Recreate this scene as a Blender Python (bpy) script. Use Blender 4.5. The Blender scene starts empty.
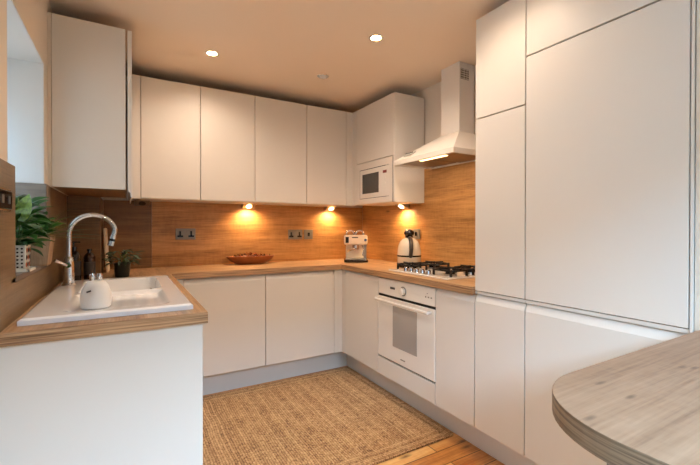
import bpy, bmesh, math, random
from mathutils import Vector, Matrix
random.seed(7)
PI = math.pi
COL = bpy.context.scene.collection
S = bpy.context.scene

# ---------------------------------------------------------------- dimensions (metres)
WT = 0.91; WB = 0.87            # worktop top / underside
ZB = 0.18                       # door bottoms (top of plinth)
XW, YW = 0.506, 0.490           # splashback faces: right wall, back wall
XL = -1.876                     # splashback face: left wall
ZC = 2.33                       # ceiling
YU = 0.182; ZU0, ZU1 = 1.4138, 2.249
XM = 0.207
XS = -1.318                     # door plane of the sink run
YREAR = -3.6

# ---------------------------------------------------------------- materials
def new_mat(name):
    m = bpy.data.materials.new(name); m.use_nodes = True
    nt = m.node_tree
    return m, nt, nt.nodes['Principled BSDF']

def lin(r, g, b):
    f = lambda c: (c / 255 / 12.92) if c <= 10 else ((c / 255 + 0.055) / 1.055) ** 2.4
    return (f(r), f(g), f(b), 1)

def plain(name, rgb, rough=0.5, metal=0.0, bump=0.0, bscale=60, coat=0.0, trans=0.0, ior=1.45, var=0.0):
    m, nt, b = new_mat(name)
    b.inputs['Base Color'].default_value = lin(*rgb)
    b.inputs['Roughness'].default_value = rough
    b.inputs['Metallic'].default_value = metal
    b.inputs['Coat Weight'].default_value = coat
    b.inputs['Transmission Weight'].default_value = trans
    b.inputs['IOR'].default_value = ior
    tc = nt.nodes.new('ShaderNodeTexCoord')
    n = nt.nodes.new('ShaderNodeTexNoise'); n.inputs['Scale'].default_value = bscale
    n.inputs['Detail'].default_value = 4
    nt.links.new(tc.outputs['Object'], n.inputs['Vector'])
    if bump:
        bp = nt.nodes.new('ShaderNodeBump'); bp.inputs['Strength'].default_value = bump
        bp.inputs['Distance'].default_value = 0.002
        nt.links.new(n.outputs['Fac'], bp.inputs['Height']); nt.links.new(bp.outputs['Normal'], b.inputs['Normal'])
    if var:
        n2 = nt.nodes.new('ShaderNodeTexNoise'); n2.inputs['Scale'].default_value = bscale * 0.3
        nt.links.new(tc.outputs['Object'], n2.inputs['Vector'])
        mx = nt.nodes.new('ShaderNodeMix'); mx.data_type = 'RGBA'
        c = lin(*rgb)
        mx.inputs[6].default_value = tuple(v * (1 - var) for v in c[:3]) + (1,)
        mx.inputs[7].default_value = tuple(min(1, v * (1 + var)) for v in c[:3]) + (1,)
        nt.links.new(n2.outputs['Fac'], mx.inputs[0]); nt.links.new(mx.outputs[2], b.inputs['Base Color'])
    return m

def emit(name, rgb, strength):
    m, nt, b = new_mat(name)
    b.inputs['Base Color'].default_value = lin(*rgb)
    b.inputs['Emission Color'].default_value = lin(*rgb)
    b.inputs['Emission Strength'].default_value = strength
    return m

def wood(name, axis, dark, mid, light, rough=0.45, board=None, seed=0.0, knots=1.0, coat=0.0, contrast=1.0, board_len=1.8, boardvar=0.25, gap=0.002, ks=1.0, flat=False, kt=.10, kstr=.8):
    """axis: grain axis 0/1/2 in object coordinates; board=(width) optional planks in the XY plane."""
    m, nt, b = new_mat(name)
    N = nt.nodes.new; L = nt.links.new
    tc = N('ShaderNodeTexCoord')
    def mapped(al, ac, off=0.0):
        mp = N('ShaderNodeMapping')
        sc = [ac, ac, ac]; sc[axis] = al
        mp.inputs['Scale'].default_value = sc
        mp.inputs['Location'].default_value = (seed + off, seed * 1.7 + off, seed * .3)
        L(tc.outputs['Object'], mp.inputs['Vector']); return mp
    def noise(mp, scale, detail=6, dist=0.0, rough_=0.6):
        n = N('ShaderNodeTexNoise'); n.inputs['Scale'].default_value = scale; n.inputs['Detail'].default_value = detail
        n.inputs['Distortion'].default_value = dist; n.inputs['Roughness'].default_value = rough_
        L(mp.outputs[0], n.inputs['Vector']); return n
    n1 = noise(mapped(.7, 9), 1.3, 6, 1.0)
    n2 = noise(mapped(1.6, 60, 3.1), 1.0, 5, 0.3, .75)
    n3 = noise(mapped(0.8, 2.0, 9.2), 1.6, 3, 0.5)
    n4 = noise(mapped(7, 150, 5.5), 1.0, 3, 0.1, .6)
    n5 = noise(mapped(60, 16, 6.6), 1.0, 2, 0.0, .5)
    fine = N('ShaderNodeMath'); fine.operation = 'MULTIPLY_ADD'; fine.inputs[1].default_value = 0.5; L(n4.outputs['Fac'], fine.inputs[0])
    hat = N('ShaderNodeMath'); hat.operation = 'MULTIPLY'; hat.inputs[1].default_value = 0.16; L(n5.outputs['Fac'], hat.inputs[0]); L(hat.outputs[0], fine.inputs[2])
    # combine
    a = N('ShaderNodeMath'); a.operation = 'MULTIPLY_ADD'; a.inputs[1].default_value = 0.36; L(n1.outputs['Fac'], a.inputs[0])
    bm_ = N('ShaderNodeMath'); bm_.operation = 'MULTIPLY_ADD'; bm_.inputs[1].default_value = 0.49
    mixn = N('ShaderNodeMath'); mixn.operation = 'MULTIPLY_ADD'; mixn.inputs[1].default_value = 0.45; L(n2.outputs['Fac'], mixn.inputs[0]); L(fine.outputs[0], mixn.inputs[2])
    sub = N('ShaderNodeMath'); sub.operation = 'SUBTRACT'; sub.inputs[1].default_value = 0.055; L(mixn.outputs[0], sub.inputs[0]); L(sub.outputs[0], bm_.inputs[0])
    c = N('ShaderNodeMath'); c.operation = 'MULTIPLY'; c.inputs[1].default_value = 0.20; L(n3.outputs['Fac'], c.inputs[0])
    L(c.outputs[0], bm_.inputs[2]); L(bm_.outputs[0], a.inputs[2])
    fac = a.outputs[0]
    brick = None
    if board:
        mp = N('ShaderNodeMapping')
        if axis == 1: mp.inputs['Rotation'].default_value = (0, 0, PI / 2)
        mp.inputs['Location'].default_value = (seed * .37, 0, 0)
        L(tc.outputs['Object'], mp.inputs['Vector'])
        brick = N('ShaderNodeTexBrick'); L(mp.outputs[0], brick.inputs['Vector'])
        brick.inputs['Scale'].default_value = 1; brick.inputs['Brick Width'].default_value = board_len
        brick.inputs['Row Height'].default_value = board; brick.inputs['Mortar Size'].default_value = gap
        brick.inputs['Mortar Smooth'].default_value = 0.1
        brick.inputs['Color1'].default_value = (0, 0, 0, 1); brick.inputs['Color2'].default_value = (1, 1, 1, 1)
        brick.inputs['Mortar'].default_value = (0, 0, 0, 1); brick.offset = 0.37
        s = N('ShaderNodeMath'); s.operation = 'MULTIPLY_ADD'; s.inputs[1].default_value = boardvar
        s2 = N('ShaderNodeMath'); s2.operation = 'SUBTRACT'; s2.inputs[1].default_value = boardvar / 2
        L(brick.outputs['Color'], s.inputs[0]); L(fac, s2.inputs[0]); L(s2.outputs[0], s.inputs[2]); fac = s.outputs[0]
    r = N('ShaderNodeValToRGB'); e = r.color_ramp.elements
    w = 0.15 / contrast
    e[0].position = 0.53 - w; e[0].color = lin(*dark)
    e[1].position = 0.53 + w; e[1].color = lin(*light)
    k = r.color_ramp.elements.new(0.53); k.color = lin(*mid)
    L(fac, r.inputs[0])
    col = r.outputs[0]
    if knots:
        mp = mapped(2.2 * ks, 7.0 * ks, 4.4)
        v = N('ShaderNodeTexVoronoi'); v.voronoi_dimensions = '2D' if flat else '3D'; v.inputs['Scale'].default_value = 1.0; L(mp.outputs[0], v.inputs['Vector'])
        v.inputs['Randomness'].default_value = 1
        kr = N('ShaderNodeValToRGB'); ke = kr.color_ramp.elements
        ke[0].position = 0.02; ke[0].color = (1, 1, 1, 1); ke[1].position = kt; ke[1].color = (0, 0, 0, 1)
        L(v.outputs['Distance'], kr.inputs[0])
        # only some cells
        sp = N('ShaderNodeSeparateColor'); L(v.outputs['Color'], sp.inputs[0])
        gt = N('ShaderNodeMath'); gt.operation = 'LESS_THAN'; gt.inputs[1].default_value = 0.45 * knots; L(sp.outputs[0], gt.inputs[0])
        mu = N('ShaderNodeMath'); mu.operation = 'MULTIPLY'; L(kr.outputs[0], mu.inputs[0]); L(gt.outputs[0], mu.inputs[1])
        mu2 = N('ShaderNodeMath'); mu2.operation = 'MULTIPLY'; mu2.inputs[1].default_value = kstr; L(mu.outputs[0], mu2.inputs[0])
        mx = N('ShaderNodeMix'); mx.data_type = 'RGBA'; L(mu2.outputs[0], mx.inputs[0]); L(col, mx.inputs[6])
        mx.inputs[7].default_value = tuple(x * .30 for x in lin(*dark)[:3]) + (1,)
        col = mx.outputs[2]
    if brick:
        mx = N('ShaderNodeMix'); mx.data_type = 'RGBA'; L(brick.outputs['Fac'], mx.inputs[0]); L(col, mx.inputs[6])
        mx.inputs[7].default_value = tuple(x * .25 for x in lin(*dark)[:3]) + (1,)
        col = mx.outputs[2]
    L(col, b.inputs['Base Color'])
    b.inputs['Roughness'].default_value = rough
    b.inputs['Coat Weight'].default_value = coat; b.inputs['Coat Roughness'].default_value = 0.25
    bp = N('ShaderNodeBump'); bp.inputs['Strength'].default_value = 0.15; bp.inputs['Distance'].default_value = 0.001
    L(n2.outputs['Fac'], bp.inputs['Height']); L(bp.outputs['Normal'], b.inputs['Normal'])
    return m

def rug_mat(name, hx, hy):
    m, nt, b = new_mat(name)
    N = nt.nodes.new; L = nt.links.new
    def M(op, a, b_=None, c=None):
        n = N('ShaderNodeMath'); n.operation = op
        for i, v in enumerate((a, b_, c)):
            if v is None: continue
            if isinstance(v, (int, float)): n.inputs[i].default_value = v
            else: L(v, n.inputs[i])
        return n.outputs[0]
    tc = N('ShaderNodeTexCoord')
    # slight wobble
    nz = N('ShaderNodeTexNoise'); nz.inputs['Scale'].default_value = 5; L(tc.outputs['Object'], nz.inputs['Vector'])
    sp = N('ShaderNodeSeparateXYZ'); L(tc.outputs['Object'], sp.inputs[0])
    wob = M('MULTIPLY', M('SUBTRACT', nz.outputs['Fac'], 0.5), 0.02)
    ax = M('SUBTRACT', hx, M('ABSOLUTE', M('ADD', sp.outputs[0], wob)))
    ay = M('SUBTRACT', hy, M('ABSOLUTE', M('ADD', sp.outputs[1], wob)))
    near = M('LESS_THAN', M('MINIMUM', ax, ay), 0.10)
    ay = M('ADD', ay, M('MULTIPLY', M('SUBTRACT', 1, near), 5))
    d = M('MINIMUM', ax, ay)
    xs = M('LESS_THAN', ax, ay)                         # 1 -> row runs along y
    along = M('ADD', M('MULTIPLY', xs, sp.outputs[1]), M('MULTIPLY', M('SUBTRACT', 1, xs), sp.outputs[0]))
    P_ = 0.0135
    ring = M('DIVIDE', d, P_)
    idx = M('FLOOR', ring)
    fr = M('FRACT', ring)
    ridge = M('SINE', M('MULTIPLY', fr, PI))
    side = M('ABSOLUTE', M('SUBTRACT', fr, 0.5))
    tw = M('SINE', M('MULTIPLY', M('ADD', M('DIVIDE', along, 0.013), M('MULTIPLY', side, 1.2)), 2 * PI))
    tw = M('MULTIPLY_ADD', tw, 0.5, 0.5)
    h = M('MULTIPLY', M('POWER', ridge, 0.6), M('MULTIPLY_ADD', tw, 0.5, 0.5))
    # per row tone
    wn = N('ShaderNodeTexWhiteNoise'); wn.noise_dimensions = '1D'; L(idx, wn.inputs['W'])
    n2 = N('ShaderNodeTexNoise'); n2.inputs['Scale'].default_value = 140; n2.inputs['Detail'].default_value = 3; L(tc.outputs['Object'], n2.inputs['Vector'])
    n3 = N('ShaderNodeTexNoise'); n3.inputs['Scale'].default_value = 7; n3.inputs['Detail'].default_value = 5; L(tc.outputs['Object'], n3.inputs['Vector'])
    cb = N('ShaderNodeCombineXYZ'); L(M('MULTIPLY', idx, 3.7), cb.inputs[0]); L(M('MULTIPLY', along, 55), cb.inputs[1])
    n4 = N('ShaderNodeTexNoise'); n4.inputs['Scale'].default_value = 1; n4.inputs['Detail'].default_value = 3; L(cb.outputs[0], n4.inputs['Vector'])
    f = M('ADD', M('MULTIPLY', n4.outputs['Fac'], 0.55), -0.275)
    f = M('ADD', f, M('MULTIPLY', wn.outputs['Value'], 0.16)); f = M('ADD', f, M('MULTIPLY', n2.outputs['Fac'], 0.75))
    f = M('ADD', f, M('MULTIPLY', n3.outputs['Fac'], 0.25))
    f = M('ADD', f, M('MULTIPLY', h, 0.30))
    r = N('ShaderNodeValToRGB'); e = r.color_ramp.elements
    e[0].position = 0.47; e[0].color = lin(92, 60, 34)
    e[1].position = 1.0; e[1].color = lin(232, 196, 146)
    k = e.new(0.72); k.color = lin(192, 146, 98)
    L(f, r.inputs[0]); L(r.outputs[0], b.inputs['Base Color'])
    b.inputs['Roughness'].default_value = 0.95
    bp = N('ShaderNodeBump'); bp.inputs['Strength'].default_value = 0.9; bp.inputs['Distance'].default_value = 0.005
    L(h, bp.inputs['Height']); L(bp.outputs['Normal'], b.inputs['Normal'])
    return m

M_ = {}
M_['door'] = plain('matt_white_door', (224, 217, 208), 0.42, bump=0.03, bscale=200)
M_['carcass'] = plain('white_carcass', (224, 214, 202), 0.5)
M_['wall'] = plain('cream_wall_paint', (226, 214, 198), 0.85, bump=0.15, bscale=90)
M_['reveal'] = plain('white_reveal_paint', (222, 220, 216), 0.8, bump=0.1, bscale=90)
M_['ceil'] = plain('ceiling_paint', (240, 220, 198), 0.9, bump=0.1, bscale=70)
M_['dark'] = plain('shadow_gap_black', (18, 16, 15), 0.6)
M_['black'] = plain('cast_iron_black', (16, 16, 17), 0.38, bump=0.2, bscale=300)
M_['gloss_black'] = plain('gloss_black', (12, 12, 13), 0.12, coat=.5)
M_['chrome'] = plain('polished_chrome', (225, 225, 228), 0.07, metal=1)
M_['steel'] = plain('brushed_steel', (170, 165, 158), 0.32, metal=1, bump=.05, bscale=400)
M_['plate'] = plain('satin_socket_plate', (134, 128, 118), 0.4, metal=0.35)
M_['silver'] = plain('silver_control_panel', (205, 198, 188), .3, metal=.3)
M_['brass'] = plain('brass_rim', (205, 165, 105), 0.25, metal=1)
M_['enamel'] = plain('white_enamel', (236, 230, 222), 0.16, coat=.4)
M_['ceramic'] = plain('white_ceramic_sink', (250, 249, 248), 0.14, coat=.5)
M_['cream_paint'] = plain('cream_enamel_paint', (232, 214, 188), 0.2, coat=.6)
M_['white_plastic'] = plain('white_plastic', (236, 232, 226), 0.3, trans=0.0)
M_['oven_glass'] = plain('grey_oven_glass', (170, 163, 156), 0.12, coat=.8)
M_['mw_glass'] = plain('dark_microwave_glass', (44, 44, 44), 0.1, coat=.8)
M_['print'] = plain('dark_grey_print', (70, 66, 64), 0.5)
M_['filter'] = plain('hood_filter_metal', (150, 130, 108), 0.35, metal=.8)
M_['grille'] = plain('grille_grey', (112, 104, 92), 0.5)
M_['glass'] = plain('window_glass', (240, 245, 245), 0.02, trans=1.0, ior=1.1)
M_['pvc'] = plain('white_window_frame', (225, 225, 225), 0.35)
M_['led'] = emit('warm_bulb', (255, 205, 140), 30)
M_['led_small'] = emit('warm_cabinet_bulb', (255, 205, 140), 8)
M_['hoodlamp'] = emit('hood_strip_lamp', (255, 215, 150), 3)
M_['display'] = emit('red_display', (104, 16, 12), 0.1)
M_['leaf'] = plain('dark_green_leaf', (46, 92, 34), 0.35, var=.5, bscale=25)
M_['leaf_light'] = plain('variegated_leaf', (126, 156, 60), 0.35, var=.85, bscale=330)
M_['frond'] = plain('thin_frond_green', (92, 116, 58), 0.5, var=.4, bscale=20)
M_['herb'] = plain('grey_green_leaf', (70, 88, 62), 0.5, var=.4, bscale=30)
M_['stem'] = plain('stem_green', (92, 112, 54), 0.5)
M_['soil'] = plain('potting_soil', (52, 38, 28), 0.95, bump=.6, bscale=120)
M_['dark_pot'] = plain('dark_pot_glaze', (30, 36, 30), 0.3)
M_['amber'] = plain('dark_amber_bottle', (48, 20, 14), 0.12, coat=.6)
M_['bottle_black'] = plain('black_bottle', (16, 16, 18), 0.18, coat=.4)
M_['label'] = plain('dark_paper_label', (60, 54, 50), 0.6)
M_['terracotta'] = plain('carved_bowl_wood', (150, 84, 40), 0.5, var=.35, bscale=40)
M_['potpourri_a'] = plain('dried_petal_rust', (150, 62, 30), 0.7, var=.4, bscale=50)
M_['potpourri_b'] = plain('dried_petal_tan', (190, 120, 66), 0.7, var=.4, bscale=50)
M_['potpourri_c'] = plain('dried_petal_brown', (92, 48, 28), 0.7, var=.4, bscale=50)
M_['board'] = plain('pale_board', (226, 206, 176), 0.5)
M_['pot_white'] = plain('white_glazed_pot', (226, 220, 208), 0.35)
M_['pot_orange'] = plain('orange_motif', (176, 84, 38), 0.4)
M_['pot_dark'] = plain('dark_motif', (48, 34, 26), 0.4)
M_['handle_dark'] = plain('dark_steel_handle', (84, 78, 72), .3, metal=.6)
OAK = dict(dark=(122, 88, 58), mid=(180, 142, 102), light=(212, 176, 136))
M_['oak_x'] = wood('oak_worktop_grain_x', 0, **OAK, rough=.42, seed=2.0, knots=.5, flat=True)
M_['oak_y'] = wood('oak_worktop_grain_y', 1, **OAK, rough=.42, seed=5.3, knots=.5, flat=True)
def edge_mat(name, dark, mid, light):
    m, nt, b = new_mat(name); N = nt.nodes.new; L = nt.links.new
    tc = N('ShaderNodeTexCoord'); mp = N('ShaderNodeMapping'); mp.inputs['Scale'].default_value = (3.5, 3.5, 210); L(tc.outputs['Object'], mp.inputs['Vector'])
    n = N('ShaderNodeTexNoise'); n.inputs['Scale'].default_value = 1; n.inputs['Detail'].default_value = 5; n.inputs['Distortion'].default_value = .4; L(mp.outputs[0], n.inputs['Vector'])
    r = N('ShaderNodeValToRGB'); e = r.color_ramp.elements; e[0].position = .34; e[0].color = lin(*dark); e[1].position = .66; e[1].color = lin(*light)
    k = e.new(.5); k.color = lin(*mid); L(n.outputs['Fac'], r.inputs[0]); L(r.outputs[0], b.inputs['Base Color']); b.inputs['Roughness'].default_value = .5
    return m
M_['oak_edge'] = edge_mat('oak_edge_band', (118, 84, 54), (172, 132, 94), (204, 164, 122))
M_['bar_edge'] = edge_mat('bar_edge_band', (98, 78, 60), (128, 106, 84), (152, 128, 102))
def band_sides(o):
    for p in o.data.polygons: p.material_index = 1 if abs(p.normal.z) < .5 else 0
    return o
M_['oak_bar'] = wood('oak_bar_grain', 0, (112, 80, 58), (150, 118, 92), (172, 140, 113), rough=.45, seed=11.1, knots=1.2, ks=2.0, contrast=1.0, flat=True, kt=.095, kstr=.6)
SPL = dict(dark=(124, 80, 40), mid=(184, 132, 76), light=(214, 164, 104))
M_['spl_x'] = wood('oak_splashback_grain_x', 0, **SPL, rough=.4, seed=7.7, knots=.35)
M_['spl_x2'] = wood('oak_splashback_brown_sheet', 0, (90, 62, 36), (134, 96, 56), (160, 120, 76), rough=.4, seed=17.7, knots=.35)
M_['spl_y'] = wood('oak_splashback_grain_y', 1, **SPL, rough=.4, seed=3.1, knots=.35)
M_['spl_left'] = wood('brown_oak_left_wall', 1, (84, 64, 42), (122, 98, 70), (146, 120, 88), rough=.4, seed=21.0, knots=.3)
M_['grey_wood'] = wood('grey_brown_reveal_board', 0, (96, 84, 74), (126, 112, 100), (146, 132, 118), rough=.5, seed=31.0, knots=.3)
M_['planter'] = wood('pale_planter_wood', 2, (120, 92, 68), (160, 128, 98), (186, 156, 124), rough=.6, seed=1.0, knots=0)
M_['pine'] = wood('pine_floorboards', 0, (176, 104, 44), (226, 160, 86), (250, 204, 134), rough=.38, board=0.104, seed=4.2, knots=2.2, ks=1.5, flat=True, kt=.17, kstr=.9, coat=.25, board_len=2.3, boardvar=.20, contrast=1.0, gap=.0025)

# ---------------------------------------------------------------- mesh helper
class MB:
    def __init__(self): self.bm = bmesh.new(); self.mi = 0
    def _fin(self, vs, M=None):
        if M is not None: bmesh.ops.transform(self.bm, matrix=M, verts=vs)
        fs = set()
        for v in vs:
            for f in v.link_faces: fs.add(f)
        for f in fs: f.material_index = self.mi
        return self
    def box(self, x0, x1, y0, y1, z0, z1, M=None):
        r = bmesh.ops.create_cube(self.bm, size=1)
        vs = r['verts']
        bmesh.ops.scale(self.bm, vec=(abs(x1 - x0), abs(y1 - y0), abs(z1 - z0)), verts=vs)
        bmesh.ops.translate(self.bm, vec=((x0 + x1) / 2, (y0 + y1) / 2, (z0 + z1) / 2), verts=vs)
        return self._fin(vs, M)
    def cyl(self, c, r, h, axis='z', r2=None, seg=24, M=None):
        """centre c, length h along axis"""
        q = bmesh.ops.create_cone(self.bm, cap_ends=True, segments=seg, radius1=r, radius2=r if r2 is None else r2, depth=h)
        vs = q['verts']
        R = {'z': Matrix(), 'x': Matrix.Rotation(PI / 2, 4, 'Y'), 'y': Matrix.Rotation(-PI / 2, 4, 'X')}[axis]
        bmesh.ops.transform(self.bm, matrix=Matrix.Translation(c) @ R, verts=vs)
        return self._fin(vs, M)
    def ball(self, c, r, sc=(1, 1, 1), seg=16, M=None):
        q = bmesh.ops.create_uvsphere(self.bm, u_segments=seg, v_segments=max(6, seg // 2), radius=r)
        vs = q['verts']
        bmesh.ops.transform(self.bm, matrix=Matrix.Translation(c) @ Matrix.Diagonal((*sc, 1)), verts=vs)
        return self._fin(vs, M)
    def prism(self, pts, axis, a0, a1, M=None):
        """closed polygon pts (2D) extruded along axis from a0 to a1. axis 'x': pts=(y,z); 'y': (x,z); 'z': (x,y)"""
        mk = {'x': lambda p, a: (a, p[0], p[1]), 'y': lambda p, a: (p[0], a, p[1]), 'z': lambda p, a: (p[0], p[1], a)}[axis]
        A = [self.bm.verts.new(mk(p, a0)) for p in pts]; B = [self.bm.verts.new(mk(p, a1)) for p in pts]
        self.bm.faces.new(A); self.bm.faces.new(B[::-1])
        n = len(pts)
        for i in range(n): self.bm.faces.new((A[i], B[i], B[(i + 1) % n], A[(i + 1) % n]))
        return self._fin(A + B, M)
    def lathe(self, prof, c=(0, 0, 0), seg=32, M=None, sc=(1, 1)):
        rings = []
        for r, z in prof:
            if r < 1e-5: rings.append([self.bm.verts.new((c[0], c[1], c[2] + z))])
            else: rings.append([self.bm.verts.new((c[0] + r * sc[0] * math.cos(2 * PI * i / seg), c[1] + r * sc[1] * math.sin(2 * PI * i / seg), c[2] + z)) for i in range(seg)])
        for a, b in zip(rings, rings[1:]):
            for i in range(seg):
                j = (i + 1) % seg
                if len(a) == 1 and len(b) == 1: continue
                if len(a) == 1: self.bm.faces.new((a[0], b[j], b[i]))
                elif len(b) == 1: self.bm.faces.new((a[i], a[j], b[0]))
                else: self.bm.faces.new((a[i], a[j], b[j], b[i]))
        return self._fin([v for r in rings for v in r], M)
    def tube(self, pts, r, seg=12, r_end=None, M=None):
        pts = [Vector(p) for p in pts]; rings = []
        up = None
        for i, p in enumerate(pts):
            t = (pts[min(i + 1, len(pts) - 1)] - pts[max(i - 1, 0)]).normalized()
            if up is None:
                up = Vector((0, 0, 1)) if abs(t.z) < .9 else Vector((1, 0, 0))
            u = t.cross(up).normalized(); w = u.cross(t).normalized(); up = w
            rr = r if r_end is None else r + (r_end - r) * i / (len(pts) - 1)
            rings.append([self.bm.verts.new(p + (u * math.cos(2 * PI * k / seg) + w * math.sin(2 * PI * k / seg)) * rr) for k in range(seg)])
        for a, b in zip(rings, rings[1:]):
            for k in range(seg): self.bm.faces.new((a[k], a[(k + 1) % seg], b[(k + 1) % seg], b[k]))
        self.bm.faces.new(rings[0][::-1]); self.bm.faces.new(rings[-1])
        return self._fin([v for q in rings for v in q], M)
    def build(self, name, mat, parent=None, bevel=0.0, smooth=False, loc=None, seg=2, **props):
        me = bpy.data.meshes.new(name)
        bmesh.ops.recalc_face_normals(self.bm, faces=self.bm.faces)
        self.bm.to_mesh(me); self.bm.free()
        for m in (mat if isinstance(mat, (list, tuple)) else [mat]): me.materials.append(M_[m] if isinstance(m, str) else m)
        o = bpy.data.objects.new(name, me); COL.objects.link(o)
        if parent is not None: o.parent = parent
        if loc: o.location = loc
        if bevel:
            b = o.modifiers.new('bevel', 'BEVEL'); b.width = bevel; b.segments = seg; b.limit_method = 'ANGLE'; b.angle_limit = 0.6
        if smooth:
            for p in me.polygons: p.use_smooth = True
            try:
                me.set_sharp_from_angle(angle=math.radians(40))
            except Exception: pass
        for k, v in props.items(): o[k] = v
        return o

def thing(name, label, cat, loc=(0, 0, 0), rz=0, group=None):
    o = bpy.data.objects.new(name, None); COL.objects.link(o)
    o.location = loc; o.rotation_euler = (0, 0, rz); o.empty_display_size = .05
    o['label'] = label; o['category'] = cat
    if group: o['group'] = group
    return o
def tag(o, label, cat, group=None):
    o['label'] = label; o['category'] = cat
    if group: o['group'] = group
    return o
def struct(o): o['kind'] = 'structure'; return o

# ---------------------------------------------------------------- room shell
def bx(name, mat, x0, x1, y0, y1, z0, z1, **k): return MB().box(x0, x1, y0, y1, z0, z1).build(name, mat, **k)
XFAR = 0.95
struct(bx('floor', 'pine', -1.88, .52, YREAR, .50, -.06, 0.0))
struct(bx('ceiling', 'ceil', -2.3, .75, YREAR - .2, .75, ZC, ZC + .1))
struct(bx('wall_back', 'wall', -2.2, .75, YW + .008, YW + .14, -.06, ZC))
struct(bx('wall_right', 'wall', XW + .008, XW + .14, -2.30, YW + .008, -.06, ZC))
struct(bx('wall_right_front', 'wall', .004, XW + .14, YREAR, -2.3010, -.06, ZC))
# left wall with the window opening
WY0, WY1, WZ0, WZ1 = -1.201, -.559, 1.034, 1.972
wl = MB(); x0, x1 = -2.22, -1.884
wl.box(x0, x1, -2.55, WY0, -.06, ZC); wl.box(x0, x1, YREAR, -3.45, -.06, ZC); wl.box(x0, x1, -3.45, -2.55, -.06, .95); wl.box(x0, x1, -3.45, -2.55, 2.05, ZC); wl.box(x0, x1, WY1, YW + .008, -.06, ZC)
wl.box(x0, x1, WY0, WY1, -.06, WZ0); wl.box(x0, x1, WY0, WY1, WZ1, ZC)
struct(wl.build('wall_left', 'wall'))
# painted reveal lining (white)
rv = MB(); rv.box(-2.17, -1.886, WY1 - .004, WY1, 1.418, WZ1 - .004); rv.box(-2.17, -1.886, WY0, WY0 + .004, WZ0 + .02, WZ1 - .004); rv.box(-2.17, -1.886, WY0 + .004, WY1 - .004, WZ1 - .004, WZ1)
struct(rv.build('trim_1', 'reveal'))
sl = struct(bx('trim_2', 'grey_wood', -2.17, XL, WY0 + .005, WY1 - .014, WZ0, WZ0 + .018, bevel=.002))
# window: frame and one pane in the recess
wf = MB(); fx0, fx1 = -2.215, -2.165
for a, b, c, d in ((WY0, WY1, WZ0, WZ0 + .055), (WY0, WY1, WZ1 - .055, WZ1), (WY0, WY0 + .05, WZ0, WZ1), (WY1 - .05, WY1, WZ0, WZ1)):
    wf.box(fx0, fx1, a, b, c, d)
win = struct(wf.build('window_1', 'pvc', bevel=.004))
MB().box(-2.195, -2.187, WY0 + .05, WY1 - .05, WZ0 + .055, WZ1 - .055).build('pane', 'glass', win)
wf = MB()
for a, b, c, d in ((-3.45, -2.55, .95, 1.01), (-3.45, -2.55, 1.99, 2.05), (-3.45, -3.40, 1.01, 1.99), (-2.60, -2.55, 1.01, 1.99)):
    wf.box(fx0, fx1, a, b, c, d)
unseen_win = struct(wf.build('unseen_side_window', 'pvc', bevel=.004))  # unseen window, added so cool daylight reaches the tall doors
MB().box(-2.195, -2.187, -3.40, -2.60, 1.01, 1.99).build('pane', 'glass', unseen_win)
# rear wall behind the photographer with a glazed garden door
RX0, RX1, RZ1 = -1.75, -.15, 2.08
rw = MB(); rw.box(-2.22, RX0, YREAR - .2, YREAR, -.06, ZC); rw.box(RX1, .66, YREAR - .2, YREAR, -.06, ZC); rw.box(RX0, RX1, YREAR - .2, YREAR, RZ1, ZC)
rw.box(RX0, RX1, YREAR - .2, YREAR, -.06, 0)
struct(rw.build('wall_rear', 'wall'))
df = MB()
for a, b, c, d in ((RX0, RX1, 0, .07), (RX0, RX1, RZ1 - .07, RZ1), (RX0, RX0 + .07, 0, RZ1), (RX1 - .07, RX1, 0, RZ1), ((RX0 + RX1) / 2 - .04, (RX0 + RX1) / 2 + .04, 0, RZ1)):
    df.box(a, b, YREAR - .14, YREAR - .08, c, d)
dr = struct(df.build('door_1', 'pvc', bevel=.004))

# ---------------------------------------------------------------- splashbacks
t = bx('splashback', 'spl_x', -1.388, XW - .001, YW, YW + .008, WT, ZU0, bevel=0)
tag(t, 'long warm oak-effect splashback sheet on the back wall behind the bowl and coffee machine', 'splashback')
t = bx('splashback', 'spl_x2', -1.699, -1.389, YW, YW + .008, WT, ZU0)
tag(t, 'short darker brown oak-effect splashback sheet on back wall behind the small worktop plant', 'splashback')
t = bx('splashback', 'spl_y', XW, XW + .0065, -1.410, YW - .001, WT + .001, 1.70)
tag(t, 'oak-effect splashback sheet on the right wall behind kettle and hob, rising to the hood', 'splashback')
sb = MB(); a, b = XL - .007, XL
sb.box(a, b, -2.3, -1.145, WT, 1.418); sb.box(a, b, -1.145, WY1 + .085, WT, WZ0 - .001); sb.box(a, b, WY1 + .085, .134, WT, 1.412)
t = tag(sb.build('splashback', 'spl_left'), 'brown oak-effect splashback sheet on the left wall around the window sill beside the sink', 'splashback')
t = tag(MB().box(-2.16, XL, WY1 - .012, WY1 - .005, WZ0 + .02, 1.416).box(XL - .007, XL, WY1 - .005, WY1 + .084, WZ0 + .0, 1.416).build('reveal_board', 'grey_wood'), 'grey brown wood board lining the far side of the window recess behind the plants', 'board')
# boxed pillar under the left wall cabinet
t = tag(bx('pipe_boxing', 'spl_x2', XL + .001, -1.700, .135, YW - .001, WT, ZU0 - .002, bevel=.002), 'oak-clad boxed pillar in the left corner behind the bottles, below the wall cabinet', 'boxing')

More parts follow.
